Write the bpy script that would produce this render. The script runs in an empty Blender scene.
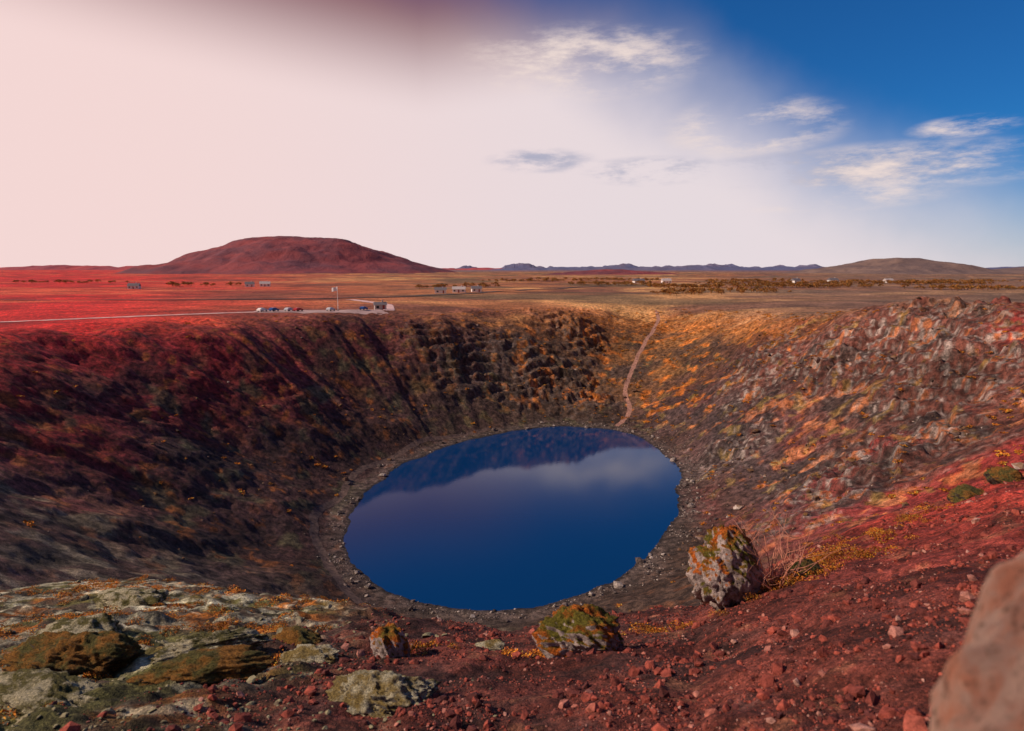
import bpy, math, random
import numpy as np
random.seed(7); rng = np.random.default_rng(11)
scene = bpy.context.scene
EYE = 55.0
GROUND = 53.3
# ------------------------------------------------------------------ noise
def _hash(xi, yi, seed):
    h = (xi.astype(np.int64)*374761393 + yi.astype(np.int64)*668265263 + seed*974634777) & 0xffffffff
    h = ((h ^ (h >> 13))*1274126177) & 0xffffffff
    h = h ^ (h >> 16)
    return h
def gnoise(x, y, seed=0):
    xi = np.floor(x); yi = np.floor(y)
    fx = x-xi; fy = y-yi
    u = fx*fx*fx*(fx*(fx*6-15)+10); v = fy*fy*fy*(fy*(fy*6-15)+10)
    def g(ox, oy):
        a = _hash(xi+ox, yi+oy, seed).astype(np.float64)*(2*math.pi/4294967296.0)
        return np.cos(a)*(fx-ox)+np.sin(a)*(fy-oy)
    a = g(0,0); b = g(1,0); c = g(0,1); d = g(1,1)
    return ((a+(b-a)*u)*(1-v) + (c+(d-c)*u)*v)*1.5
def fbm(x, y, o=5, seed=0, gain=.5):
    s = 0; a = 1; t = 0
    for i in range(o):
        s = s+a*gnoise(x, y, seed+i*17); t += a; a *= gain; x = x*2.03+3.1; y = y*2.03-1.7
    return s/t*1.6
def ridged(x, y, o=4, seed=0):
    s = 0; a = 1; t = 0
    for i in range(o):
        s = s+a*(1-2*np.abs(gnoise(x, y, seed+i*13))); t += a; a *= .55; x = x*2.1+1.3; y = y*2.1+5.1
    return s/t
def sst(a, b, x):
    t = np.clip((x-a)/(b-a), 0, 1); return t*t*(3-2*t)
# ------------------------------------------------------------------ crater plan (metres, water level = 0)
CX, CY = 4.0, 168.0
SHORE = [(16.9,235.6),(33.9,231),(42.2,219.7),(44.9,198.9),(40.6,166),(32.2,139.4),(23.1,122),(13.4,111.1),(4.6,105.8),
 (-5.2,104.1),(-15.2,106.5),(-24.1,113.7),(-31,124.2),(-34.5,136.6),(-35.9,152.9),(-33.5,174.3),(-24.6,198.9),(-7.3,221.1),(4.5,231)]
RIM = [(0,-2,53.6),(60,20,54),(105,70,50),(122,160,47.5),(104,205,43.5),(94,252,36),(84,318,32),(52,325,30.5),(24,308,35),(-10,290,34),
 (-50,264,36),(-92,207,38.5),(-112,146,40.5),(-105,80,44),(-60,20,50)]
def periodic(pts, vals, sm):
    th = np.array([math.atan2(p[1]-CY, p[0]-CX) for p in pts]); v = np.array(vals)
    i = np.argsort(th); th = th[i]; v = v[i]
    T = np.linspace(-math.pi, math.pi, 721)[:-1]
    o = np.interp(T, np.r_[th-2*math.pi, th, th+2*math.pi], np.r_[v,v,v])
    k = np.arange(-40,41); w = np.exp(-(k*.5/sm)**2); w /= w.sum()
    o = np.convolve(np.r_[o[-40:],o,o[:40]], w, 'valid')
    return np.r_[T, math.pi], np.r_[o, o[0]]
hyp = lambda p: math.hypot(p[0]-CX, p[1]-CY)
TS, VS = periodic(SHORE, [hyp(p) for p in SHORE], 2.5)
VS = VS + 1.2*fbm(np.cos(TS)*5+7, np.sin(TS)*5+3, 5, 77, .65)
TR, VR = periodic(RIM, [hyp(p) for p in RIM], 6)
VR = VR + 5*fbm(np.cos(TR)*5+1, np.sin(TR)*5+2, 4, 78, .6)*(1-np.exp(-((TR+math.pi/2)/.35)**2))
TZ, VZ = periodic(RIM, [p[2] for p in RIM], 6)
OUT = [(18,262,18,2.6),(-22,258,17,1.7),(70,128,15,1.9),(98,150,17,1.9),(92,190,13,1.9),(-58,200,14,.35),(60,180,10,1.3),(28,302,13,2.6),(45,115,12,1.1),(112,175,17,2.1),(-5,275,12,1.3),(84,225,12,1.5),(120,140,12,1.8),(-80,150,14,.3),(75,205,9,1.4)]
AZ = [-180,-90,-60,-37,-30,-22,-10,0,16,28,37,60,90,180]
AA = [0,.1,.25,.345,.365,.39,.41,.42,.386,.26,.17,.05,0,0]
AL = [10,10,18,24,24,19,12,10,12,17,20,22,20,10]
def polar(x, y):
    r = np.hypot(x-CX, y-CY); th = np.arctan2(y-CY, x-CX)
    return r, np.interp(th, TS, VS), np.interp(th, TR, VR), np.interp(th, TZ, VZ)
def outmask(x, y):
    m = np.zeros_like(x); wx = x+9*fbm(x/12, y/12, 4, 91); wy = y+9*fbm(x/12+9, y/12, 4, 92)
    for (ox, oy, rr, a) in OUT:
        m = np.maximum(m, a*np.exp(-((wx-ox)**2+(wy-oy)**2)/(rr*rr)))
    return m
def plainz(x, y):
    R0 = np.hypot(x-CX, y-CY)
    return 37.4 + fbm(x/420, y/420, 3, 5)*2.6*sst(230, 900, R0) + fbm(x/60, y/60, 3, 15)*.8*sst(210, 400, R0)
def height(x, y):
    x = np.asarray(x, float); y = np.asarray(y, float)
    r, S, R, Z = polar(x, y)
    u = r-S; W = R-S
    t = (u-5)/(W-5)
    inner = Z*np.where(t > 0, np.clip(t, 0, 3)**1.13, 0) + .12*np.clip(u, 0, 5)
    pz = plainz(x, y)
    d = r-R
    outer = pz + (Z-pz)*np.exp(-np.clip(d, 0, None)/38)
    k = 2.9
    m = np.minimum(inner, outer)
    z = m - k*np.log(np.exp(-(inner-m)/k)+np.exp(-(outer-m)/k)) + .9*sst(20,60,u)
    z = np.where(u < 12, inner+ (z-inner)*sst(0,12,u), z)
    dc = np.hypot(x, y); az = np.degrees(np.arctan2(x, y))
    a = np.interp(az, AZ, AA); dl = np.interp(az, AZ, AL)
    w = 1-sst(dl, dl*2.2, dc)
    z = z + (GROUND-a*dc - z)*w
    # surface relief
    far = sst(12, 45, dc); ins = sst(2, 16, u)*(1-sst(5, 40, d)); rt = sst(-10, 45, x)
    z = z + far*ins*(fbm(x/26, y/26, 4, 3)*1.7 + (ridged(x/9, y/9, 4, 8)-.3)*(.14+.36*rt) + fbm(x/2.2, y/2.2, 3, 31)*(.13+.08*rt))
    om = outmask(x, y)*sst(3, 12, u)*far
    # bedded lava: benches and short cliffs where rock crops out
    q = z/3.4 + .9*fbm(x/16, y/16, 4, 46); fr = q-np.floor(q)
    z = z + np.minimum(om, 1.6)*ins*(sst(.62,.92,fr)-fr)*1.7
    rk = ridged(x/13, y/13, 5, 41)
    z = z + om*(sst(-.1,.25,rk)*.8 + rk*.4 + np.abs(fbm(x/4, y/4, 4, 44))*.7)
    z = z + .06*fbm(x/1.1, y/1.1, 3, 61)*sst(.5, 3, u)
    nearw = (1-far)
    left = 1-sst(-5, 1, x)
    z = z + nearw*(fbm(x/2.6, y/2.6, 3, 71)*.16 + fbm(x/.5, y/.5, 4, 72)*.06 + left*(np.abs(fbm(x/1.3, y/1.3, 4, 73))*.24-.06))
    z = np.where(u < 0, -np.minimum(-u*.3, 6), z)
    return z
# ------------------------------------------------------------------ colour map of the ground
def mixc(c, d, w):
    w = np.clip(w, 0, 1)
    return c*(1-w[:,None]) + np.array(d)[None,:]*w[:,None]
def groundcol(x, y, z):
    r, S, R, Z = polar(x, y); u = r-S; t = u/(R-S); dc = np.hypot(x, y)
    n1 = fbm(x/22, y/22, 4, 101); n2 = fbm(x/6, y/6, 4, 102); n3 = fbm(x/60, y/60, 3, 103); n4 = fbm(x/1.6, y/1.6, 4, 104)
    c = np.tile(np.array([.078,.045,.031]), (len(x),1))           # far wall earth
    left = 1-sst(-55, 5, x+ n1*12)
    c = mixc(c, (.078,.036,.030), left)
    c = mixc(c, (.30,.024,.024), left*sst(.30,.85,t+n1*.15)*(1-sst(175,240,y)*.75))  # red light-leak glow painted into the upper left wall
    right = sst(28, 62, x+n1*8)*(1-sst(225, 275, y))
    c = mixc(c, (.155,.052,.036), right)
    c = mixc(c, (.29,.038,.030), right*sst(-.05,.4,n3+n1*.5+.2-.005*(y-130)))
    c = mixc(c, (.068,.045,.042), right*(1-sst(12, 48, u+n2*14)))
    c = mixc(c, (.050,.032,.027), right*sst(.1,.5,fbm(x/11+4,y/11,4,115))*.85)
    c = mixc(c, (.24,.16,.13), right*sst(.30,.6,n2+n1*.4)*.65)
    fs = sst(235, 275, y)*sst(-5, 55, x)
    c = mixc(c, (.27,.115,.036), fs*sst(-.5,.3,n1)*.9)
    c = mixc(c, (.46,.15,.032), sst(.7,1.0,t+n2*.15)*sst(200,240,y)*sst(-40,40,x)*.7)
    c = mixc(c, (.12,.10,.04), sst(190,240,y)*sst(.1,.5,n2)*.7)
    c = mixc(c, (.62,.16,.020), sst(.22,.48,n2+.35*n1)*np.clip(.14+.7*sst(190,250,y)*sst(-50,30,x)+.48*right,0,1)*.8*sst(8,20,u))
    c = mixc(c, (.36,.23,.05), right*sst(.35,.6,fbm(x/5+8,y/7,4,119)+n1*.3)*.45)
    om = np.clip(outmask(x,y),0,1)
    c = mixc(c, (.085,.065,.056), om*sst(-.2,.3,n4)*.7)
    c = mixc(c, (.30,.235,.20), om*right*sst(.15,.5,n4+n2*.5)*.65)
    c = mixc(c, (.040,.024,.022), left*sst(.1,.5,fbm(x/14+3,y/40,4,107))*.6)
    c = mixc(c, (.11,.095,.045), left*sst(.15,.5,fbm(x/9+3,y/14,4,108))*.7*(1-sst(.6,.9,t)))
    c = mixc(c, (.40,.12,.022), left*sst(.38,.6,fbm(x/4+1,y/6,4,128)+.3*n1)*.6)
    c = mixc(c, (.09,.072,.055), (1-sst(70,120,y))*(1-sst(-6,10,x+n1*6))*sst(30,60,dc)*.7)
    c = mixc(c, (.32,.26,.16), (1-sst(75,115,y))*(1-sst(-6,10,x+n1*6))*sst(26,50,dc)*sst(.12,.45,n2+n1*.3)*.6)
    c = mixc(c, (.13,.095,.078), (1-sst(1.5, 8, u+n4*2+n2*2.5))*.6)
    c = mixc(c, (.045,.034,.032), (1-sst(.2, 1.5, u)))
    # foreground
    fg = 1-sst(24, 48, dc)
    c = mixc(c, (.185,.046,.031), fg)
    c = mixc(c, (.080,.036,.029), fg*sst(-.15,.4,n4)*.8)
    c = mixc(c, (.50,.055,.034), fg*sst(2.5,11,x+n4)*.75)
    c = mixc(c, (.50,.20,.10), fg*sst(.35,.6,fbm(x/1.0,y/1.0,4,116))*.4)
    fgl = 1-sst(40, 74, dc)
    fl = fgl*(1-sst(-3.8, -.6, x+n4*1.2+dc*.10))
    c = mixc(c, (.070,.054,.034), fl*.9)
    c = mixc(c, (.34,.11,.016), fl*sst(.10,.42,fbm(x/1.9,y/1.9,4,111)))
    c = mixc(c, (.11,.105,.030), fl*sst(.0,.3,fbm(x/3.1+5,y/2.1,4,117))*.85)
    pm = fbm(x/3.4+9,y/2.0,4,112)*.55+fbm(x/.7,y/.55,4,118)*.65+.14*sst(12,22,dc)
    c = mixc(c, (.52,.47,.31), fl*sst(.08,.36,pm)*.85)
    # the plain outside
    o = sst(-9, 16, r-R+n2*12)*sst(60,110,dc)
    m1 = fbm(x/420+2, y/150, 4, 121); m2 = fbm(x/130, y/60, 4, 122)
    p = np.tile(np.array([.42,.155,.060]), (len(x),1))
    p = mixc(p, (.70,.34,.12), sst(.0,.35,m1))
    p = mixc(p, (.20,.07,.045), sst(.05,.35,m2)*.85)
    p = mixc(p, (.13,.095,.05), sst(.05,.35,fbm(x/200+7,y/120,4,126))*.75)
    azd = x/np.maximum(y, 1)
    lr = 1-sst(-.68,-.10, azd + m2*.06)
    pr = np.tile(np.array([.76,.028,.022]), (len(x),1))  # red cast of a lens light leak painted into the left plain
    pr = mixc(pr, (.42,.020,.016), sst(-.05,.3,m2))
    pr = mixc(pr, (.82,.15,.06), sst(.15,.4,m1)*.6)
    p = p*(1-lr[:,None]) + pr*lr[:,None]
    p = mixc(p, (.22,.13,.085), sst(.2,.5,azd+m1*.1)*.7)
    p = mixc(p, (.20,.12,.14), sst(2500,6000,dc)*(1-lr)*.8)  # far plain turns mauve with distance, aerial perspective painted into the colour
    p = p*(1+.25*fbm(x/14,y/10,4,140))[:,None]
    c = c*(1-o[:,None]) + p*o[:,None]
    c = c*(1+.3*n4*(1-o))[:,None]*(1+.28*(1-o)*fbm(x/3.2,y/3.2,4,131))[:,None]*1.25
    return np.clip(c, .004, .85)
# ------------------------------------------------------------------ node helpers
def newmat(name):
    m = bpy.data.materials.new(name); m.use_nodes = True
    nt = m.node_tree; b = nt.nodes['Principled BSDF']; b.inputs['Specular IOR Level'].default_value = .2
    b.inputs['Roughness'].default_value = .92
    return m, nt, b
def nd(nt, t, **kw):
    n = nt.nodes.new(t)
    for k, v in kw.items(): setattr(n, k, v)
    return n
def link(nt, a, b): nt.links.new(a, b)
def noise(nt, vec, scale, detail=6, rough=.6):
    n = nd(nt, 'ShaderNodeTexNoise'); n.inputs['Scale'].default_value = scale
    n.inputs['Detail'].default_value = detail; n.inputs['Roughness'].default_value = rough
    if vec is not None: link(nt, vec, n.inputs['Vector'])
    return n.outputs['Fac']
def mrange(nt, s, a, b, c=0, d=1, smooth=True):
    n = nd(nt, 'ShaderNodeMapRange'); n.interpolation_type = 'SMOOTHSTEP' if smooth else 'LINEAR'
    link(nt, s, n.inputs['Value'])
    for i, v in zip(('From Min','From Max','To Min','To Max'), (a,b,c,d)): n.inputs[i].default_value = v
    return n.outputs['Result']
def mth(nt, op, a, b=None, clamp=False):
    n = nd(nt, 'ShaderNodeMath', operation=op); n.use_clamp = clamp
    for i, s in enumerate((a, b)):
        if s is None: continue
        if isinstance(s, (int, float)): n.inputs[i].default_value = s
        else: link(nt, s, n.inputs[i])
    return n.outputs[0]
def mixn(nt, f, a, b, bt='MIX'):
    n = nd(nt, 'ShaderNodeMix', data_type='RGBA', blend_type=bt)
    for s, i in ((f,0),(a,6),(b,7)):
        if isinstance(s, (int, float)): n.inputs[i].default_value = s
        elif isinstance(s, tuple): n.inputs[i].default_value = (*s, 1)
        else: link(nt, s, n.inputs[i])
    return n.outputs[2]
def scalec(nt, c, f):
    n = nd(nt, 'ShaderNodeVectorMath', operation='SCALE'); link(nt, c, n.inputs[0]); link(nt, f, n.inputs['Scale'])
    return n.outputs[0]
def bump(nt, h, b, strength, dist):
    n = nd(nt, 'ShaderNodeBump'); n.inputs['Strength'].default_value = strength; n.inputs['Distance'].default_value = dist
    link(nt, h, n.inputs['Height']); link(nt, n.outputs[0], b.inputs['Normal'])
# ground material
matG, nt, b = newmat('volcanic_ground')
at = nd(nt, 'ShaderNodeAttribute', attribute_name='Col'); geo = nd(nt, 'ShaderNodeNewGeometry'); P = geo.outputs['Position']
f1 = mrange(nt, noise(nt, P, 6.5, 4, .72), .3, .72, .35, 1.75)
f2 = mrange(nt, noise(nt, P, .7, 3, .70), .32, .7, .4, 1.7)
f3 = mrange(nt, noise(nt, P, .045, 2, .6), .35, .65, .75, 1.25)
c = scalec(nt, scalec(nt, scalec(nt, at.outputs['Color'], f1), f2), f3)
vor = nd(nt, 'ShaderNodeTexVoronoi'); vor.inputs['Scale'].default_value = 26; link(nt, P, vor.inputs['Vector'])
gr = mrange(nt, vor.outputs['Distance'], .0, .6, 1.2, .6)
c = scalec(nt, c, gr)
link(nt, c, b.inputs['Base Color'])
hh = mth(nt, 'MULTIPLY', noise(nt, P, 3.5, 6, .75), 1.3)
hh = mth(nt, 'ADD', hh, mth(nt, 'MULTIPLY', noise(nt, P, .7, 1, .65), 2.2))
bump(nt, hh, b, .9, .17)
# ------------------------------------------------------------------ mesh helper
def fastmesh(name, V, F, mat=None, smooth=False, col=None):
    V = np.ascontiguousarray(V, dtype=np.float32); F = np.ascontiguousarray(F, dtype=np.int32)
    me = bpy.data.meshes.new(name); n = F.shape[1]
    me.vertices.add(len(V)); me.vertices.foreach_set('co', V.ravel())
    me.loops.add(F.size); me.loops.foreach_set('vertex_index', F.ravel())
    me.polygons.add(len(F)); me.polygons.foreach_set('loop_start', np.arange(0, F.size, n, dtype=np.int32))
    me.polygons.foreach_set('loop_total', np.full(len(F), n, dtype=np.int32))
    me.polygons.foreach_set('use_smooth', np.full(len(F), smooth))
    me.update(calc_edges=True)
    if col is not None:
        a = me.color_attributes.new('Col', 'FLOAT_COLOR', 'POINT')
        a.data.foreach_set('color', np.c_[col, np.ones(len(col))].astype(np.float32).ravel())
    if mat: me.materials.append(mat)
    ob = bpy.data.objects.new(name, me)
    scene.collection.objects.link(ob)
    return ob
# terrain sheet
rad = np.r_[np.geomspace(.4, 2, 10)[:-1], np.geomspace(2, 30, 320)[:-1], np.geomspace(30, 90, 140)[:-1], np.linspace(90, 345, 440)[:-1],
            np.geomspace(345, 1500, 130)[:-1], np.geomspace(1500, 26000, 50)]
ang = np.radians(np.r_[np.linspace(-180, -47, 100)[:-1], np.linspace(-47, 47, 860), np.linspace(47, 180, 100)[1:-1]])
A, Rr = np.meshgrid(ang, rad)
X = (Rr*np.sin(A)).ravel(); Y = (Rr*np.cos(A)).ravel()
Zt = height(X, Y)
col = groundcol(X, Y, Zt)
nr, na = len(rad), len(ang)
ii, jj = np.meshgrid(np.arange(nr-1), np.arange(na), indexing='ij')
j2 = (jj+1) % na
F = np.stack([ii*na+jj, ii*na+j2, (ii+1)*na+j2, (ii+1)*na+jj], -1).reshape(-1,4)
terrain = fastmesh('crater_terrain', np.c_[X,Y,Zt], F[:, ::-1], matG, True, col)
# ------------------------------------------------------------------ lake
matW, nt, b = newmat('lake_water')
b.inputs['Base Color'].default_value = (.002,.036,.13,1); b.inputs['Roughness'].default_value = .03; b.inputs['IOR'].default_value = 1.4
b.inputs['Specular IOR Level'].default_value = .5
geo = nd(nt, 'ShaderNodeNewGeometry')
bump(nt, noise(nt, geo.outputs['Position'], 1.6, 4, .6), b, .14, .03)
th = np.linspace(-math.pi, math.pi, 241)[:-1]; rs = np.interp(th, TS, VS)+1.2
LV = [[CX, CY, 0]]
for f in (.5, 1.0):
    for a_, r_ in zip(th, rs): LV.append([CX+math.cos(a_)*r_*f, CY+math.sin(a_)*r_*f, 0])
me = bpy.data.meshes.new('lake'); fs = []
for i in range(240):
    k = (i+1) % 240
    fs.append((0, 1+i, 1+k)); fs.append((1+i, 241+i, 241+k, 1+k))
me.from_pydata(LV, [], fs); me.materials.append(matW); ob = bpy.data.objects.new('lake', me); scene.collection.objects.link(ob)
# ------------------------------------------------------------------ rocks
def ico(sub):
    import bmesh
    bm = bmesh.new(); bmesh.ops.create_icosphere(bm, subdivisions=sub, radius=1)
    V = np.array([v.co[:] for v in bm.verts]); F = np.array([[v.index for v in f.verts] for f in bm.faces]); bm.free()
    return V, F
def rockvar(sub, seed, cuts=7, j=.05):
    V, F = ico(sub); r = np.random.default_rng(seed)
    for _ in range(cuts):
        n = r.normal(size=3); n /= np.linalg.norm(n); h = r.uniform(.45,.8)
        dd = V@n; V = V - np.outer(np.maximum(dd-h, 0), n)
    V += r.normal(size=V.shape)*j
    return V, F
def rotm(yaw, tx, ty):
    cz, sz = np.cos(yaw), np.sin(yaw); cx, sx = np.cos(tx), np.sin(tx); cy, sy = np.cos(ty), np.sin(ty); o = np.zeros_like(yaw); l = o+1
    Rz = np.stack([cz,-sz,o, sz,cz,o, o,o,l], -1).reshape(-1,3,3)
    Rx = np.stack([l,o,o, o,cx,-sx, o,sx,cx], -1).reshape(-1,3,3)
    Ry = np.stack([cy,o,sy, o,l,o, -sy,o,cy], -1).reshape(-1,3,3)
    return Rz@Rx@Ry
def scatter(name, variants, pos, scl, mat, tilt=.4, smooth=False):
    Vs, Fs = [], []; off = 0; n = len(pos); which = rng.integers(0, len(variants), n)
    M = rotm(rng.uniform(0,6.28,n), rng.normal(0,tilt,n), rng.normal(0,tilt,n))
    for k, (bv, bf) in enumerate(variants):
        s = which == k; m = s.sum()
        if m == 0: continue
        v = bv[None]*scl[s][:,None,:]; v = np.einsum('nij,nvj->nvi', M[s], v) + pos[s][:,None,:]
        f = bf[None] + (np.arange(m)*len(bv))[:,None,None] + off
        Vs.append(v.reshape(-1,3)); Fs.append(f.reshape(-1, bf.shape[1])); off += m*len(bv)
    return fastmesh(name, np.concatenate(Vs), np.concatenate(Fs), mat, smooth)
def islandmat(name, stops, mossy=None, nscale=3, rough=.9):
    m, nt, b = newmat(name); geo = nd(nt, 'ShaderNodeNewGeometry')
    cr = nd(nt, 'ShaderNodeValToRGB'); link(nt, geo.outputs['Random Per Island'], cr.inputs[0])
    e = cr.color_ramp.elements
    while len(e) < len(stops): e.new(.5)
    for i, (p, cc) in enumerate(stops): e[i].position = p; e[i].color = (*cc, 1)
    f = mrange(nt, noise(nt, geo.outputs['Position'], nscale, 3, .65), .3, .7, .55, 1.4)
    c = scalec(nt, cr.outputs[0], f)
    if mossy:
        sep = nd(nt, 'ShaderNodeSeparateXYZ'); link(nt, geo.outputs['Normal'], sep.inputs[0])
        up = mrange(nt, mth(nt, 'ADD', sep.outputs[2], mth(nt,'MULTIPLY', noise(nt, geo.outputs['Position'], nscale*.4, 2), .9)), 1.0, 1.3)
        c = mixn(nt, mth(nt,'MULTIPLY', up, .8), c, mossy)
    link(nt, c, b.inputs['Base Color']); b.inputs['Roughness'].default_value = rough
    bump(nt, noise(nt, geo.outputs['Position'], nscale*3, 3, .7), b, .6, .3/nscale)
    return m
matR = islandmat('slope_stone', [(0,(.050,.032,.026)),(.5,(.115,.066,.052)),(.88,(.21,.14,.115)),(1,(.55,.45,.39))], (.18,.085,.025), 2)
matS = islandmat('shore_stone', [(0,(.06,.045,.04)),(.5,(.14,.10,.085)),(1,(.45,.37,.31))], None, 2)
matC = islandmat('red_scoria', [(0,(.07,.022,.020)),(.45,(.21,.046,.031)),(.85,(.34,.072,.045)),(1,(.40,.21,.16))], None, 18)
matD = islandmat('dark_lava_stone', [(0,(.03,.026,.024)),(.5,(.09,.065,.045)),(.85,(.18,.14,.09)),(1,(.32,.28,.20))], (.3,.26,.14), 8)
var1 = [rockvar(1, s) for s in range(8)]; var2 = [rockvar(2, s+20, 6, .035) for s in range(8)]
def sample(n, x0, x1, y0, y1, prob):
    x = rng.uniform(x0, x1, n); y = rng.uniform(y0, y1, n); k = rng.random(n) < prob(x, y); return x[k], y[k]
def slope_prob(x, y):
    r, S, R, Z = polar(x, y); u = r-S; t = u/(R-S); dc = np.hypot(x,y)
    n = fbm(x/14, y/14, 3, 201)
    p = .03 + .26*sst(.2,.6,n)*sst(10,50,x) + .35*np.clip(outmask(x,y)-.3,0,1.3)*sst(-.1,.4,fbm(x/6,y/6,3,205))
    p = p + .25*sst(20,50,x)*(1-sst(.15,.4,t))
    return p*(t<1.05)*(u>3)*(dc>34)*np.where(x<-10,.6,1)
x, y = sample(70000, -125, 130, 30, 330, slope_prob)
s = .13*(rng.pareto(2.4, len(x))+1); s = np.clip(s, 0, 1.3)
sc = np.stack([s*rng.uniform(.8,1.4,len(s)), s*rng.uniform(.8,1.3,len(s)), s*rng.uniform(.5,.95,len(s))], -1)
scatter('slope_rocks', var1, np.c_[x, y, height(x,y)+s*.12], sc, matR)
def crag_prob(x, y):
    r, S, R, Z = polar(x, y); u = r-S; t = u/(R-S)
    return np.clip(outmask(x,y)-.8,0,1.5)*sst(.15,.5,fbm(x/8,y/5,3,209))*(t<1.02)*(u>9)*(np.hypot(x,y)>60)*np.where(x<10,.35,1)
x, y = sample(3200, -60, 130, 60, 320, crag_prob)
s = .5*(rng.pareto(2.4, len(x))+1); s = np.clip(s, 0, 2.2)
scatter('lava_crags', var2, np.c_[x, y, height(x,y)-s*.2], np.stack([s*rng.uniform(1,1.7,len(s)), s, s*rng.uniform(.5,.9,len(s))], -1), matR, .25)
def shore_prob(x, y):
    r, S, R, Z = polar(x, y); u = r-S
    return np.exp(-((u-2.4)/(2.6+2.5*sst(10,30,x)))**2)*np.clip(.35+1.0*fbm(x/7,y/7,3,207),0,1)*(u>.1)*np.where((x>10)|(y<135),1,.45)
x, y = sample(70000, -50, 60, 90, 250, shore_prob)
s = .11*(rng.pareto(2.6, len(x))+1); s = np.clip(s, 0, 1.1)
scatter('shore_stones', var1, np.c_[x, y, height(x,y)+s*.2], np.stack([s*1.2,s,s*.7],-1), matS)
# foreground scoria lumps
n = 100000; d = np.exp(rng.uniform(math.log(2.2), math.log(30), n)); a = np.radians(rng.uniform(-44, 50, n)); x = d*np.sin(a); y = d*np.cos(a)
cl = fbm(x/1.2, y/1.2, 3, 301); k = (rng.random(n) < (.45+.8*cl)) & ((x > -3.0+rng.normal(0,.8,n)))
x, y, d = x[k], y[k], d[k]
s = .0060*(rng.pareto(2.1, len(x))+1)*(1+.07*d); s = np.clip(s, 0, .085)
scatter('scoria_gravel', var1, np.c_[x, y, height(x,y)+s*.2], np.stack([s*1.15,s,s*.75],-1), matC)
n = 6000; d = np.exp(rng.uniform(math.log(3), math.log(60), n)); a = np.radians(rng.uniform(-52, 5, n)); x = d*np.sin(a); y = d*np.cos(a)
k = (fbm(x/2, y/2, 3, 302) > .05) & (x < -1.5+rng.normal(0,1.5,n)); x, y, d = x[k], y[k], d[k]
s = .014*(rng.pareto(2.6, len(x))+1)*(1+.03*d); s = np.clip(s, 0, .13)
scatter('lava_stones', var2, np.c_[x, y, height(x,y)], np.stack([s*1.3,s,s*.7],-1), matD, .4, False)
# ---- individual boulders
def bouldermat(name, base, pale, moss1, moss2, mlo=.35, mhi=.75, sc=3.0):
    m, nt, b = newmat(name); geo = nd(nt, 'ShaderNodeNewGeometry'); P = geo.outputs['Position']
    c = mixn(nt, mrange(nt, noise(nt, P, sc*1.3, 8, .7), .38, .6), base, pale)
    c = mixn(nt, mrange(nt, noise(nt, P, sc*4, 6, .7), .52, .68), c, tuple(v*.3 for v in base))
    sep = nd(nt, 'ShaderNodeSeparateXYZ'); link(nt, geo.outputs['Normal'], sep.inputs[0])
    up = mrange(nt, mth(nt,'ADD', sep.outputs[2], mth(nt,'MULTIPLY', mth(nt,'SUBTRACT', noise(nt, P, sc, 6, .7), .5), 1.9)), mlo, mhi)
    mc = mixn(nt, mrange(nt, noise(nt, P, sc*.8, 5, .65), .42, .58), moss1, moss2)
    mc = scalec(nt, mc, mrange(nt, noise(nt, P, sc*9, 5, .75), .3, .7, .35, 1.55))
    c = mixn(nt, up, c, mc); link(nt, c, b.inputs['Base Color'])
    h = mth(nt, 'ADD', noise(nt, P, sc*5, 8, .75), mth(nt,'MULTIPLY', noise(nt, P, sc*25, 3, .6), .25)); bump(nt, h, b, 1.0, .12)
    return m
mB1 = bouldermat('lichen_rock_orange_moss', (.26,.19,.17), (.74,.58,.52), (.62,.15,.02), (.17,.14,.02), .15, .5)
mB2 = bouldermat('lava_rock_pale_moss', (.08,.06,.05), (.2,.18,.15), (.66,.58,.38), (.34,.24,.08), .1, .5, 5)
mB3 = bouldermat('lava_rock_olive_moss', (.06,.045,.035), (.14,.11,.08), (.13,.11,.03), (.34,.15,.03), -.1, .3, 4)
mB5 = bouldermat('lava_rock_mixed_moss', (.06,.045,.035), (.14,.11,.08), (.15,.13,.04), (.60,.52,.33), -.1, .35, 5)
mB4 = bouldermat('pink_rock', (.88,.34,.20), (.90,.56,.42), (.85,.36,.25), (.90,.50,.36), .8, 1.2, 6)
def boulder(name, x, y, w, dd, h, mat, seed, sink=.25, yaw=0, sub=5, rough=.16, cuts=8, z=None):
    V, F = ico(sub); r = np.random.default_rng(seed)
    for _ in range(cuts):
        n = r.normal(size=3); n[2] *= .7; n /= np.linalg.norm(n); hh = r.uniform(.55,.85)
        V = V - np.outer(np.maximum(V@n-hh, 0)*.7, n)
    nn = V/np.linalg.norm(V, axis=1)[:,None]; o = seed*7.3
    q = fbm(V[:,0]*1.7+o+V[:,2]*.9, V[:,1]*1.7-V[:,2]*1.1+o, 6, seed, .6) + .7*(ridged(V[:,0]*2.2+V[:,2]*2+o, V[:,1]*2.2+V[:,2]*1.3, 5, seed+5)-.3)
    V = V + nn*(q*rough)[:,None]
    V = V*np.array([w/2, dd/2, h/(2-2*sink)])
    ca, sa = math.cos(yaw), math.sin(yaw); V = V@np.array([[ca,sa,0],[-sa,ca,0],[0,0,1]])
    g = float(height(np.array([x]), np.array([y]))[0]) if z is None else z
    V[:,2] += h/(2-2*sink)*(1-2*sink)
    ob = fastmesh(name, V, F, mat, True); ob.location = (x, y, g)
    return ob
boulder('mossy_boulder', 3.8, 11.4, 1.2, 1.1, 1.4, mB1, 3, .15, .3, 6, .27)
boulder('mossy_boulder', .95, 9.0, 1.3, 1.0, .60, mB1, 5, .35, .1, 6, .27)
boulder('mossy_boulder', -1.72, 8.9, .55, .5, .42, mB1, 8, .3, 0, 5, .25)
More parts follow.
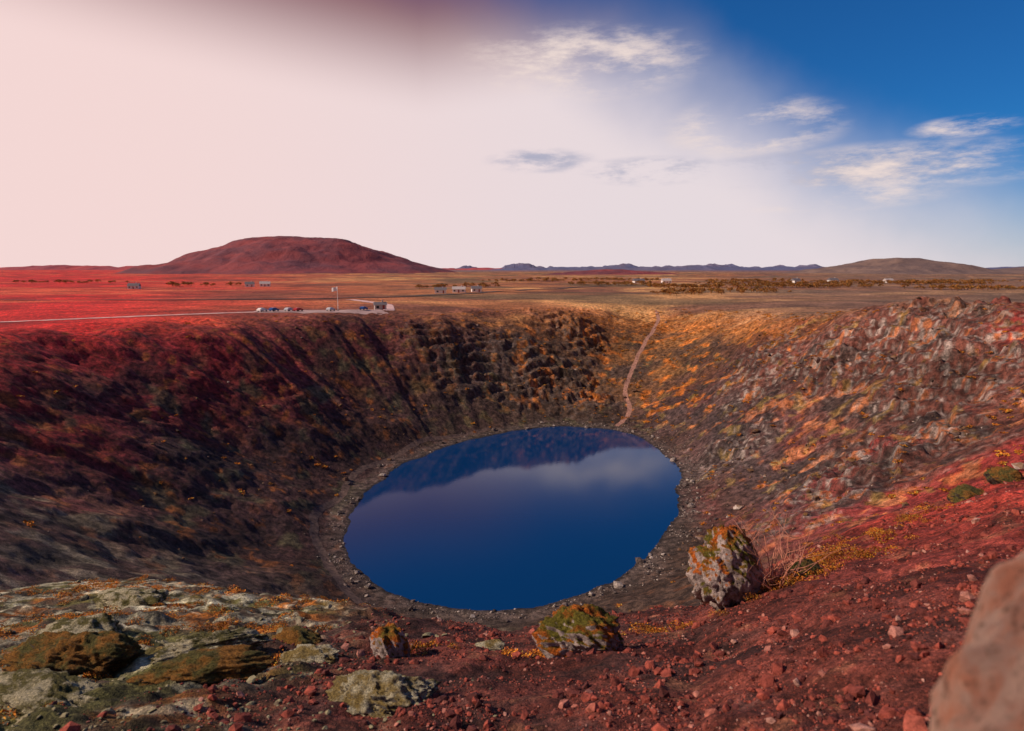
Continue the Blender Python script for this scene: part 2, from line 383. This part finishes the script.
boulder('lava_rock', -1.4, 6.5, 1.2, .9, .28, mB2, 11, .4, 0, 6, .34)
boulder('lava_rock', -5.9, 8.6, 1.7, 1.1, .46, mB3, 12, .35, 0, 6, .30)
boulder('lava_rock', -4.3, 8.9, 1.5, .8, .28, mB5, 13, .35, .5, 6, .36)
boulder('lava_rock', -2.8, 8.9, .8, .5, .16, mB2, 14, .35, 0, 5, .34)
boulder('lava_rock', -4.9, 6.6, 1.8, .9, .24, mB5, 15, .4, -.2, 6, .34)
boulder('lava_rock', -.35, 9.6, .5, .3, .10, mB2, 16, .3)
boulder('lava_rock', -7.8, 11.5, 1.6, 1.1, .40, mB5, 17, .35, 0, 5, .30)
boulder('lava_rock', -3.3, 9.9, .9, .6, .28, mB3, 18, .35, 0, 5, .30)
boulder('lava_rock', -6.8, 7.2, 1.4, .8, .30, mB5, 28, .35, 0, 5, .30)
boulder('lava_rock', -9.5, 16, 1.8, 1.1, .4, mB5, 29, .35, 0, 5, .30)
boulder('lava_rock', -3.5, 7.3, 1.3, .6, .20, mB3, 30, .35, .3, 5, .34)
boulder('scoria_boulder', 10.3, 14.9, .9, .7, .32, mB3, 19, .3)
boulder('scoria_boulder', 5.2, 11.6, .8, .6, .35, mB3, 21, .3)
boulder('scoria_boulder', 11.8, 15.8, .8, .7, .35, mB3, 22, .3)
boulder('pink_boulder', 1.18, 1.0, .90, .9, 1.53, mB4, 23, .1, .2, 5, .10, 5)
# ------------------------------------------------------------------ vegetation
def leafclump(seed, n=70, leaf=.16, flat=.55):
    r = np.random.default_rng(seed); V = []; F = []
    for i in range(n):
        p = r.normal(size=3); p /= np.linalg.norm(p); p *= r.uniform(.45,1)**.6*r.uniform(.75,1.1); p[2] = abs(p[2])*flat
        a = r.normal(size=3); a /= np.linalg.norm(a); bb = np.cross(a, r.normal(size=3)); bb /= np.linalg.norm(bb)
        l = leaf*r.uniform(.6,1.4); k = len(V)
        V += [p-a*l, p+bb*l*.6, p+a*l, p-bb*l*.6]; F.append([k,k+1,k+2,k+3])
    return np.array(V), np.array(F)
matRust = islandmat('rust_foliage', [(0,(.24,.08,.02)),(.4,(.50,.13,.015)),(.75,(.66,.24,.02)),(1,(.40,.30,.05))], None, .4)
matTree = islandmat('autumn_foliage', [(0,(.07,.045,.02)),(.35,(.28,.10,.03)),(.7,(.46,.19,.04)),(1,(.16,.13,.04))], None, 1)
cl = [leafclump(s, 60, .22) for s in range(6)]
def shrub_prob(x, y):
    r, S, R, Z = polar(x, y); u = r-S; t = u/(R-S); dc = np.hypot(x,y)
    n = fbm(x/9, y/9, 3, 401)
    p = .05+ .95*sst(.12,.45,n)
    return p*(t<1.25)*(u>6)*(dc>30)*(.13+.75*sst(180,250,y)*sst(-60,30,x)+.42*sst(30,60,x))
x, y = sample(17000, -120, 130, 30, 345, shrub_prob)
s = rng.uniform(.3,.95,len(x))**1.3
scatter('autumn_shrubs', cl, np.c_[x,y,height(x,y)-.05], np.stack([s*1.3,s*1.1,s*.75],-1), matRust, .15)
pts = []
for (px_, py_, rr, nn_) in [(4.6,11.3,.7,40),(5.4,11.9,.6,24),(3.0,11.0,.5,8),(6.2,12.6,.9,30),(7.5,13.5,1.0,24),(-1.3,9.2,.5,6),(.3,9.1,.4,7),(-6.5,9.3,1.2,26),(-3.8,8.6,.6,14),(2.3,10.8,.5,7),(-5,12,1.5,30),(-9,14,2.5,50),(-12,20,4,80),(-6,18,3,50),(-5.5,7,1,16),(9,14.5,1,14),(-16,28,6,70)]:
    for _ in range(nn_): pts.append((px_+random.gauss(0,rr*.5), py_+random.gauss(0,rr*.5)))
pts = np.array(pts); s = rng.uniform(.07,.19,len(pts))*(1+.012*np.hypot(pts[:,0],pts[:,1]))
clf = [leafclump(s_+50, 200, .075, .6) for s_ in range(4)]
scatter('heather', clf, np.c_[pts, height(pts[:,0],pts[:,1])-.01], np.stack([s*1.3,s*1.2,s],-1), matRust, .15)
# bare twiggy shrub beside the boulder
def tube(V, F, p0, p1, r0, r1):
    a = np.array(p1)-np.array(p0); a /= np.linalg.norm(a)+1e-9; u_ = np.cross(a, [0.3,.2,.9]); u_ /= np.linalg.norm(u_); v_ = np.cross(a, u_); k = len(V)
    for p, r_ in ((p0,r0),(p1,r1)):
        for i in range(4):
            an = i*math.pi/2; V.append(np.array(p)+u_*math.cos(an)*r_+v_*math.sin(an)*r_)
    for i in range(4): F.append([k+i, k+(i+1)%4, k+4+(i+1)%4, k+4+i])
def twig(V, F, p, dr, L, r_, depth):
    for sgm in range(3):
        dr = dr+np.array([random.gauss(0,.18),random.gauss(0,.18),random.gauss(.03,.1)]); dr /= np.linalg.norm(dr)
        q = p+dr*L/3; tube(V, F, p, q, r_, r_*.8); p = q; r_ *= .8
        if depth > 0 and random.random() < .85:
            twig(V, F, p, dr+np.array([random.gauss(0,.6),random.gauss(0,.6),random.gauss(0,.3)]), L*.6, r_*.7, depth-1)
V, F = [], []
for i in range(20):
    dr = np.array([random.gauss(0,.6), random.gauss(0,.4), 1.0]); twig(V, F, np.array([random.gauss(0,.12),random.gauss(0,.1),-.05]), dr/np.linalg.norm(dr), random.uniform(.5,1.0), .013, 2)
mT, nt, b = newmat('twig_bark'); b.inputs['Base Color'].default_value = (.55,.22,.14,1)
ob = fastmesh('bare_shrub', np.array(V), np.array(F), mT); ob.location = (4.55, 11.1, float(height(np.array([4.55]),np.array([11.1]))[0]))
# ------------------------------------------------------------------ draped strips: paths, roads, parking
def simplemat(name, colr, var=.3, scale=1.5, rough=.9):
    m, nt, b = newmat(name); geo = nd(nt, 'ShaderNodeNewGeometry')
    rgb = nd(nt, 'ShaderNodeRGB'); rgb.outputs[0].default_value = (*colr,1)
    link(nt, scalec(nt, rgb.outputs[0], mrange(nt, noise(nt, geo.outputs['Position'], scale, 6, .65), .3,.7,1-var,1+var)), b.inputs['Base Color']); b.inputs['Roughness'].default_value = rough
    return m
def strip(name, pts, w, mat, lift=.08, step=.8, nx=5):
    pts = np.array(pts, float); seg = np.r_[0, np.cumsum(np.hypot(*np.diff(pts, axis=0).T))]
    s = np.arange(0, seg[-1], step); k = max(3, int(4/step))
    x = np.interp(s, seg, pts[:,0]); y = np.interp(s, seg, pts[:,1])
    ker = np.ones(2*k+1)/(2*k+1); xp = np.convolve(np.pad(x,k,'edge'), ker, 'valid'); yp = np.convolve(np.pad(y,k,'edge'), ker, 'valid')
    tx = np.gradient(xp); ty = np.gradient(yp); L = np.hypot(tx,ty)+1e-9; tx/=L; ty/=L
    V = []
    for j in range(nx):
        o = (j/(nx-1)-.5)*w*(1+.35*gnoise(s/4, s*0+j, 9)); V.append(np.stack([xp-ty*o, yp+tx*o], -1))
    V = np.stack(V, 1).reshape(-1,2); z = height(V[:,0], V[:,1])+lift
    n = len(s); F = [[i*nx+j, i*nx+j+1, (i+1)*nx+j+1, (i+1)*nx+j] for i in range(n-1) for j in range(nx-1)]
    return fastmesh(name, np.c_[V,z], np.array(F), mat, True)
mPath = simplemat('path_cinder', (.34,.17,.12), .4); mPath2 = simplemat('shore_path_cinder', (.12,.075,.058), .5); mRoad = simplemat('gravel_road', (.66,.42,.38), .12, .4); mAsph = simplemat('asphalt', (.07,.055,.055), .2, .5)
mPark = simplemat('gravel_lot', (.42,.28,.25), .2, .3)
strip('footpath', [(36,233),(41,240),(44,248),(43,258),(47,270),(52,284),(60,300),(70,325),(72,345)], 1.7, mPath, .06, .5)
th2 = np.radians(np.arange(100, 262, 1.5)); th2w = (th2+math.pi)%(2*math.pi)-math.pi
rp = np.interp(th2w, TS, VS)+6.5+1.5*np.sin(th2*9)
strip('footpath', list(zip(CX+np.cos(th2)*rp, CY+np.sin(th2)*rp)), 1.8, mPath2, .03, .5)
strip('gravel_road', [(-420,70),(-300,120),(-230,160),(-155,214),(-118,252),(-98,270)], 4.5, mRoad, .15, 2)
strip('parking_lot', [(-104,272),(-80,277),(-52,289)], 17, mPark, .10, 1.5, 9)
strip('asphalt_road', [(-900,330),(-500,345),(-250,372),(-120,380),(-60,420),(60,620),(260,820),(600,1000),(1400,1200)], 7, mAsph, .3, 5)
strip('gravel_road', [(-52,289),(-60,330),(-90,380)], 5, mRoad, .15, 2)
# ------------------------------------------------------------------ buildings, cars, flagpoles
def boxpart(name, parent, loc, size, mat, bev=0):
    import bmesh
    bm = bmesh.new(); bmesh.ops.create_cube(bm, size=1); bmesh.ops.scale(bm, vec=size, verts=bm.verts)
    if bev: bmesh.ops.bevel(bm, geom=bm.edges[:], offset=bev, segments=2, affect='EDGES')
    me = bpy.data.meshes.new(name); bm.to_mesh(me); bm.free(); me.materials.append(mat)
    o = bpy.data.objects.new(name, me); o.location = loc; o.parent = parent; scene.collection.objects.link(o); return o
def meshpart(name, parent, V, F, mat):
    me = bpy.data.meshes.new(name); me.from_pydata(V, [], F); me.materials.append(mat); o = bpy.data.objects.new(name, me); o.parent = parent; scene.collection.objects.link(o); return o
mWhite = simplemat('white_paint', (.75,.70,.67), .05); mRed = simplemat('red_paint', (.25,.05,.04), .1); mGrey = simplemat('grey_roof', (.16,.14,.15), .1); mPale = simplemat('pale_roof', (.45,.38,.36), .1)
mDark = simplemat('window_glass', (.03,.035,.04), .05, 1, .15); mBlue = simplemat('car_blue', (.03,.08,.25), .05, 1, .3); mTyre = simplemat('tyre', (.02,.02,.02), .05)
mSil = simplemat('car_silver', (.5,.5,.52), .05, 1, .3); mCR = simplemat('car_red', (.4,.03,.03), .05, 1, .3)
def gz(x, y): return float(height(np.array([x]), np.array([y]))[0])
def house(x, y, w, l, h, yaw, roof, wall, name='farm_house'):
    e = bpy.data.objects.new(name, None); scene.collection.objects.link(e); e.location = (x, y, gz(x,y)-.1); e.rotation_euler[2] = yaw
    boxpart('walls', e, (0,0,h/2), (l,w,h), wall)
    rh = w*.38; o = .35
    V = [(-l/2-o,-w/2-o,h-.05),(l/2+o,-w/2-o,h-.05),(l/2+o,w/2+o,h-.05),(-l/2-o,w/2+o,h-.05),(-l/2-o,0,h+rh),(l/2+o,0,h+rh)]
    meshpart('roof', e, V, [(0,1,5,4),(2,3,4,5),(3,0,4),(1,2,5),(3,2,1,0)], roof)
    nwin = max(2, int(l/3))
    for sgn in (-1,1):
        for i in range(nwin):
            xx = -l/2+l*(i+.5)/nwin
            if i == nwin//2: boxpart('door', e, (xx, sgn*(w/2+.02), 1.05), (.95,.06,2.1), mRed)
            else: boxpart('window', e, (xx, sgn*(w/2+.02), h*.58), (1.2,.06,1.1), mDark)
    boxpart('chimney', e, (l*.2, .0, h+rh+.2), (.6,.6,.9), wall)
    return e
for (x, y, w, l, h, yaw, ro, wa) in [(-50,480,5,8,2.4,.1,mGrey,mWhite),(-38,492,5,9,2.4,.0,mPale,mWhite),(-26,500,5,7,2.4,.2,mGrey,mWhite),
  (-230,640,6,9,2.6,.3,mPale,mWhite),(-250,655,6,8,2.6,.3,mGrey,mWhite),(-330,600,6,9,2.6,.2,mGrey,mWhite),
  (140,760,7,12,3,.2,mGrey,mWhite),(175,780,7,10,3,.1,mPale,mWhite),(330,800,7,10,3,.4,mGrey,mWhite),
  (420,900,8,12,3,.2,mGrey,mWhite),(520,950,8,12,3,.2,mPale,mWhite)]:
    house(x, y, w, l, h, yaw, ro, wa)
house(-57, 296, 3.2, 5, 2.2, .3, mGrey, mPale, 'ticket_kiosk')
def car(x, y, yaw, mat, L=4.4, H=1.45, name='parked_car'):
    e = bpy.data.objects.new(name, None); scene.collection.objects.link(e); e.location = (x, y, gz(x,y)+.12); e.rotation_euler[2] = yaw
    prof = [(-.5,.30),(-.5,.62),(-.47,.72),(-.40,.76),(-.32,1),(.08,1),(.24,.70),(.44,.62),(.5,.52),(.5,.30)]
    def pr(name, prof, w, mt, top=.8):
        n = len(prof); V = []
        for sgn in (-1,1):
            for (a_, h_) in prof:
                V.append((a_*L, sgn*w/2*(1 if h_ < .78 else top), h_*H))
        F = [tuple(range(n))[::-1], tuple(range(n,2*n))]+[(i,(i+1)%n,n+(i+1)%n,n+i) for i in range(n)]
        meshpart(name, e, V, F, mt)
    pr('body', prof, 1.75, mat)
    pr('side_windows', [(-.36,.78),(-.30,.95),(.06,.95),(.18,.78)], 1.79, mDark, .84)
    meshpart('windscreen', e, [(.235*L,-.72,.73*H),(.235*L,.72,.73*H),(.095*L,.64,.985*H),(.095*L,-.64,.985*H)], [(0,1,2,3)], mDark).location = (.03,0,.02)
    for sx in (-.31,.31):
        for sy in (-1,1):
            V = []
            for o in (-.1,.1):
                for i in range(14): V.append((sx*L+.32*math.cos(i*math.tau/14), sy*.8+o, .32+.32*math.sin(i*math.tau/14)))
            F = [tuple(range(14)), tuple(range(27,13,-1))]+[(i,14+i,14+(i+1)%14,(i+1)%14) for i in range(14)]
            meshpart('wheel', e, V, F, mTyre)
for i, (x, y, yw, m_) in enumerate([(-99,271,1.2,mWhite),(-95,273,1.2,mBlue),(-90,276,1.25,mSil),(-86,275,1.2,mCR),(-74,279,1.3,mSil),(-62,286,1.3,mBlue)]):
    car(x, y, yw, m_)
def flagpole(x, y, h=11):
    e = bpy.data.objects.new('flagpole', None); scene.collection.objects.link(e); e.location = (x, y, gz(x,y))
    V, F = [], []
    for k, (z_, r_) in enumerate(((0,.14),(h,.08))):
        for i in range(10): V.append((r_*math.cos(i*math.tau/10), r_*math.sin(i*math.tau/10), z_))
    F = [(i,(i+1)%10,10+(i+1)%10,10+i) for i in range(10)]+[tuple(range(10,20))]
    meshpart('pole', e, V, F, mWhite); boxpart('base', e, (0,0,.2), (.8,.8,.4), mGrey, .05)
    V = []; F = []
    for i in range(9):
        for j in range(2): V.append((-.1-i*.28, .15*math.sin(i*.9), h-.1-(1-j)*1.6-i*.06))
    F = [(2*i,2*i+1,2*i+3,2*i+2) for i in range(8)]
    meshpart('flag', e, V, F, mWhite)
flagpole(-72, 283, 10)
# distant tree belts
def trunkclump(seed):
    V, F = leafclump(seed, 90, .2, 1.0); V = V*np.array([.5,.5,.5]); V[:,2] += .35
    vv = []; ff = []
    tube(vv, ff, (0,0,-.1), (0,0,.6), .05, .02)
    return np.r_[V, np.array(vv)], np.r_[F, np.array(ff)+len(V)]
tc = [trunkclump(s) for s in range(5)]
pts = []
for (x0,y0,x1,y1,n) in [(120,600,330,640,180),(200,720,520,760,220),(330,560,560,600,110),(60,700,160,720,70),(-80,600,-10,620,24),(-350,680,-270,690,24),(250,880,700,980,200),(-30,900,200,930,90),(-560,780,-440,790,30),(90,450,200,500,60)]:
    for _ in range(n):
        f = random.random(); pts.append((x0+(x1-x0)*f+random.gauss(0,6), y0+(y1-y0)*f+random.gauss(0,12)))
pts = np.array(pts); s = rng.uniform(2.2,5.4,len(pts))
scatter('distant_trees', tc, np.c_[pts, height(pts[:,0],pts[:,1])], np.stack([s*1.5,s*1.2,s],-1), matTree, .05)
# ------------------------------------------------------------------ hills
def hillmat(name, a_, b_, sc_):
    m, nt, b = newmat(name); geo = nd(nt, 'ShaderNodeNewGeometry')
    c = mixn(nt, mrange(nt, noise(nt, geo.outputs['Position'], sc_, 8, .65), .38,.62), a_, b_); link(nt, c, b.inputs['Base Color'])
    bump(nt, noise(nt, geo.outputs['Position'], sc_*2, 8, .65), b, .8, .12/sc_); return m
def hill(name, cx, cy, rx, ry, prof, mat, seed, nz=.06, n=150):
    g = np.linspace(-1.15,1.15,n); gx, gy = np.meshgrid(g, g); gx = gx.ravel(); gy = gy.ravel()
    rr = np.hypot(gx, gy)+.10*fbm(gx*1.8, gy*1.8, 3, seed)
    h = np.interp(rr, [p[0] for p in prof], [p[1] for p in prof])
    hm = max(p[1] for p in prof)
    h = h + hm*nz*fbm(gx*3.5, gy*3.5, 5, seed+3)*(1-sst(.8,1.1,rr)) - hm*nz*np.abs(ridged(gx*6, gy*6, 4, seed+9))*(1-sst(.7,1.05,rr))*sst(.15,.5,rr)
    i, j = np.meshgrid(np.arange(n-1), np.arange(n-1), indexing='ij')
    F = np.stack([i*n+j, i*n+j+1, (i+1)*n+j+1, (i+1)*n+j], -1).reshape(-1,4)
    ob = fastmesh(name, np.c_[gx*rx, gy*ry, h], F, mat, True); ob.location = (cx, cy, 35); return ob
mH1 = hillmat('mountain_hazy_red', (.27,.060,.060), (.15,.050,.062), .006)  # reddish aerial tint painted into the mountain's base colours
mH2 = hillmat('hill_heath', (.15,.10,.09), (.22,.14,.11), .01)
mH3 = hillmat('far_mountain', (.11,.12,.22), (.15,.13,.20), .001)  # blue of aerial perspective painted into the base colours
hill('table_mountain', -1000, 3150, 690, 700, [(0,162),(.25,158),(.42,144),(.55,108),(.75,52),(1,10),(1.15,-15),(1.6,-25)], mH1, 31, .06)
hill('hill', 1480, 2650, 420, 420, [(0,62),(.2,58),(.45,38),(.8,12),(1.1,-8),(1.6,-20)], mH2, 33, .06)
hill('hill', 2250, 2750, 500, 400, [(0,38),(.4,26),(.8,8),(1.1,-8),(1.6,-20)], mH2, 35, .06)
hill('hill', 330, 2300, 260, 150, [(0,20),(.5,12),(1,0),(1.1,-6),(1.6,-20)], mH1, 36, .1)
def ridge(name, y0, x0, x1, base, amp, seed, mat, lam):
    n = 700; x = np.linspace(x0, x1, n); hgt = np.maximum(0, base + amp*fbm(x/lam, x*0+seed, 6, seed, .55))
    hgt *= sst(x0, x0+(x1-x0)*.12, x)*(1-sst(x1-(x1-x0)*.12, x1, x))
    V = []
    for k, (fy, fh) in enumerate([(-1,0),(-.6,.35),(-.25,.8),(0,1),(.3,.75),(1,0)]):
        V.append(np.c_[x, y0+fy*900+150*fbm(x/400, x*0+k, 3, seed+k), 25+hgt*fh*(1+.25*fbm(x/250, x*0+k*3, 3, seed+k+9)*(0<fh<1))])
    V = np.concatenate(V); i, j = np.meshgrid(np.arange(5), np.arange(n-1), indexing='ij')
    F = np.stack([i*n+j, i*n+j+1, (i+1)*n+j+1, (i+1)*n+j], -1).reshape(-1,4)
    return fastmesh(name, V, F, mat, True)
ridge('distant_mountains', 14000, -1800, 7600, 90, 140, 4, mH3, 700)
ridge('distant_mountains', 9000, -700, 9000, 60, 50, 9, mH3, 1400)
ridge('distant_mountains', 12000, -13000, 1000, 70, 90, 14, hillmat('far_mountain_red', (.45,.07,.07),(.3,.07,.09),.001), 1800)  # red aerial tint of the left horizon painted into this ridge's colours
# ------------------------------------------------------------------ light and sky
S = np.array([-.78,-.08,.555]); S /= np.linalg.norm(S); el = math.asin(S[2]); rot = math.atan2(S[0], S[1])
sun = bpy.data.lights.new('sun', 'SUN'); sun.energy = 4.5; sun.angle = math.radians(.5); sun.color = (1,.81,.65)
so = bpy.data.objects.new('sun', sun); scene.collection.objects.link(so)
from mathutils import Vector
so.rotation_euler = Vector(S.tolist()).to_track_quat('Z','Y').to_euler()
w = bpy.data.worlds.new('World'); scene.world = w; w.use_nodes = True; nt = w.node_tree
bg = nt.nodes['Background']; bg.inputs['Strength'].default_value = .1
sky = nd(nt, 'ShaderNodeTexSky'); sky.sky_type = 'NISHITA'; sky.sun_disc = False; sky.sun_elevation = el; sky.sun_rotation = rot % (2*math.pi); sky.air_density = 1.0; sky.dust_density = .3; sky.ozone_density = 4
tcn = nd(nt, 'ShaderNodeTexCoord'); D = tcn.outputs['Generated']; sep = nd(nt, 'ShaderNodeSeparateXYZ'); link(nt, D, sep.inputs[0])
Dx, Dy, Dz = sep.outputs
blue = mixn(nt, 1.0, sky.outputs[0], (.10,.44,.80), 'MULTIPLY')
q = mth(nt, 'ADD', mth(nt, 'MULTIPLY', Dx, 1.25), mth(nt, 'MULTIPLY', Dz, 2.4))
nq = noise(nt, D, 3.0, 5, .55); q2 = mth(nt, 'ADD', q, mth(nt, 'MULTIPLY', mth(nt, 'SUBTRACT', nq, .5), .35))
veil = mrange(nt, q2, 1.12, .54)
veil = mth(nt, 'MULTIPLY', veil, mrange(nt, Dz, .46, .33))
vc = mixn(nt, mrange(nt, Dx, -.6, .30), (9.0,6.8,6.6), (7.9,7.0,7.3))
vc = mixn(nt, mrange(nt, mth(nt,'ADD', Dz, mth(nt,'MULTIPLY', mth(nt,'ABSOLUTE', mth(nt,'ADD', Dx, .12)), -.13)), .20, .36), vc, (2.3,1.0,1.2))
skyc = mixn(nt, veil, blue, vc)
# warm fill added to the unseen sky behind the viewpoint, to warm the shadows
sky_fill = mth(nt, 'MULTIPLY', mrange(nt, Dy, .15, -.4), mrange(nt, Dz, .75, .25))
skyc = mixn(nt, sky_fill, skyc, (4.6,3.0,2.8))
mp = nd(nt, 'ShaderNodeMapping'); mp.inputs['Scale'].default_value = (4.2,2,15); mp.inputs['Rotation'].default_value = (0,.22,0); link(nt, D, mp.inputs[0])
cn = noise(nt, mp.outputs[0], 1.5, 11, .66)
def blob(cx, cz, wx, wz):
    a_ = mth(nt, 'DIVIDE', mth(nt, 'SUBTRACT', Dx, cx), wx); b_ = mth(nt, 'DIVIDE', mth(nt, 'SUBTRACT', Dz, cz), wz)
    return mrange(nt, mth(nt, 'ADD', mth(nt,'MULTIPLY',a_,a_), mth(nt,'MULTIPLY',b_,b_)), 1.6, 0)
def allb(L):
    o = None
    for t in L:
        s_ = blob(*t); o = s_ if o is None else mth(nt, 'MAXIMUM', o, s_)
    front = mrange(nt, Dy, .1, .3); return mth(nt, 'MULTIPLY', o, front)
white = allb([(.09,.272,.15,.042),(.313,.184,.10,.035),(.47,.125,.15,.028),(.40,.095,.12,.020),(.53,.165,.045,.012)])
grey = allb([(.19,.134,.09,.018),(.04,.15,.07,.016),(.40,.128,.15,.022)])
skyc = mixn(nt, mth(nt,'MULTIPLY', grey, mrange(nt, cn, .42,.60,0,.8)), skyc, (3.3,3.6,5.0))
skyc = mixn(nt, mth(nt,'MULTIPLY', white, mrange(nt, cn, .44,.66,0,.95)), skyc, (8.8,7.3,6.7))
link(nt, skyc, bg.inputs['Color'])
# ------------------------------------------------------------------ camera
cam = bpy.data.cameras.new('camera'); co = bpy.data.objects.new('camera', cam); scene.collection.objects.link(co); scene.camera = co
cam.lens = 24; cam.sensor_width = 36; cam.clip_start = .05; cam.clip_end = 60000
co.location = (0,0,EYE); co.rotation_euler = (math.radians(90-8.05), 0, 0)
cam.dof.use_dof = True; cam.dof.focus_distance = 22; cam.dof.aperture_fstop = 1.8
scene.view_settings.view_transform = 'Standard'; scene.view_settings.look = 'None'; scene.view_settings.exposure = 0
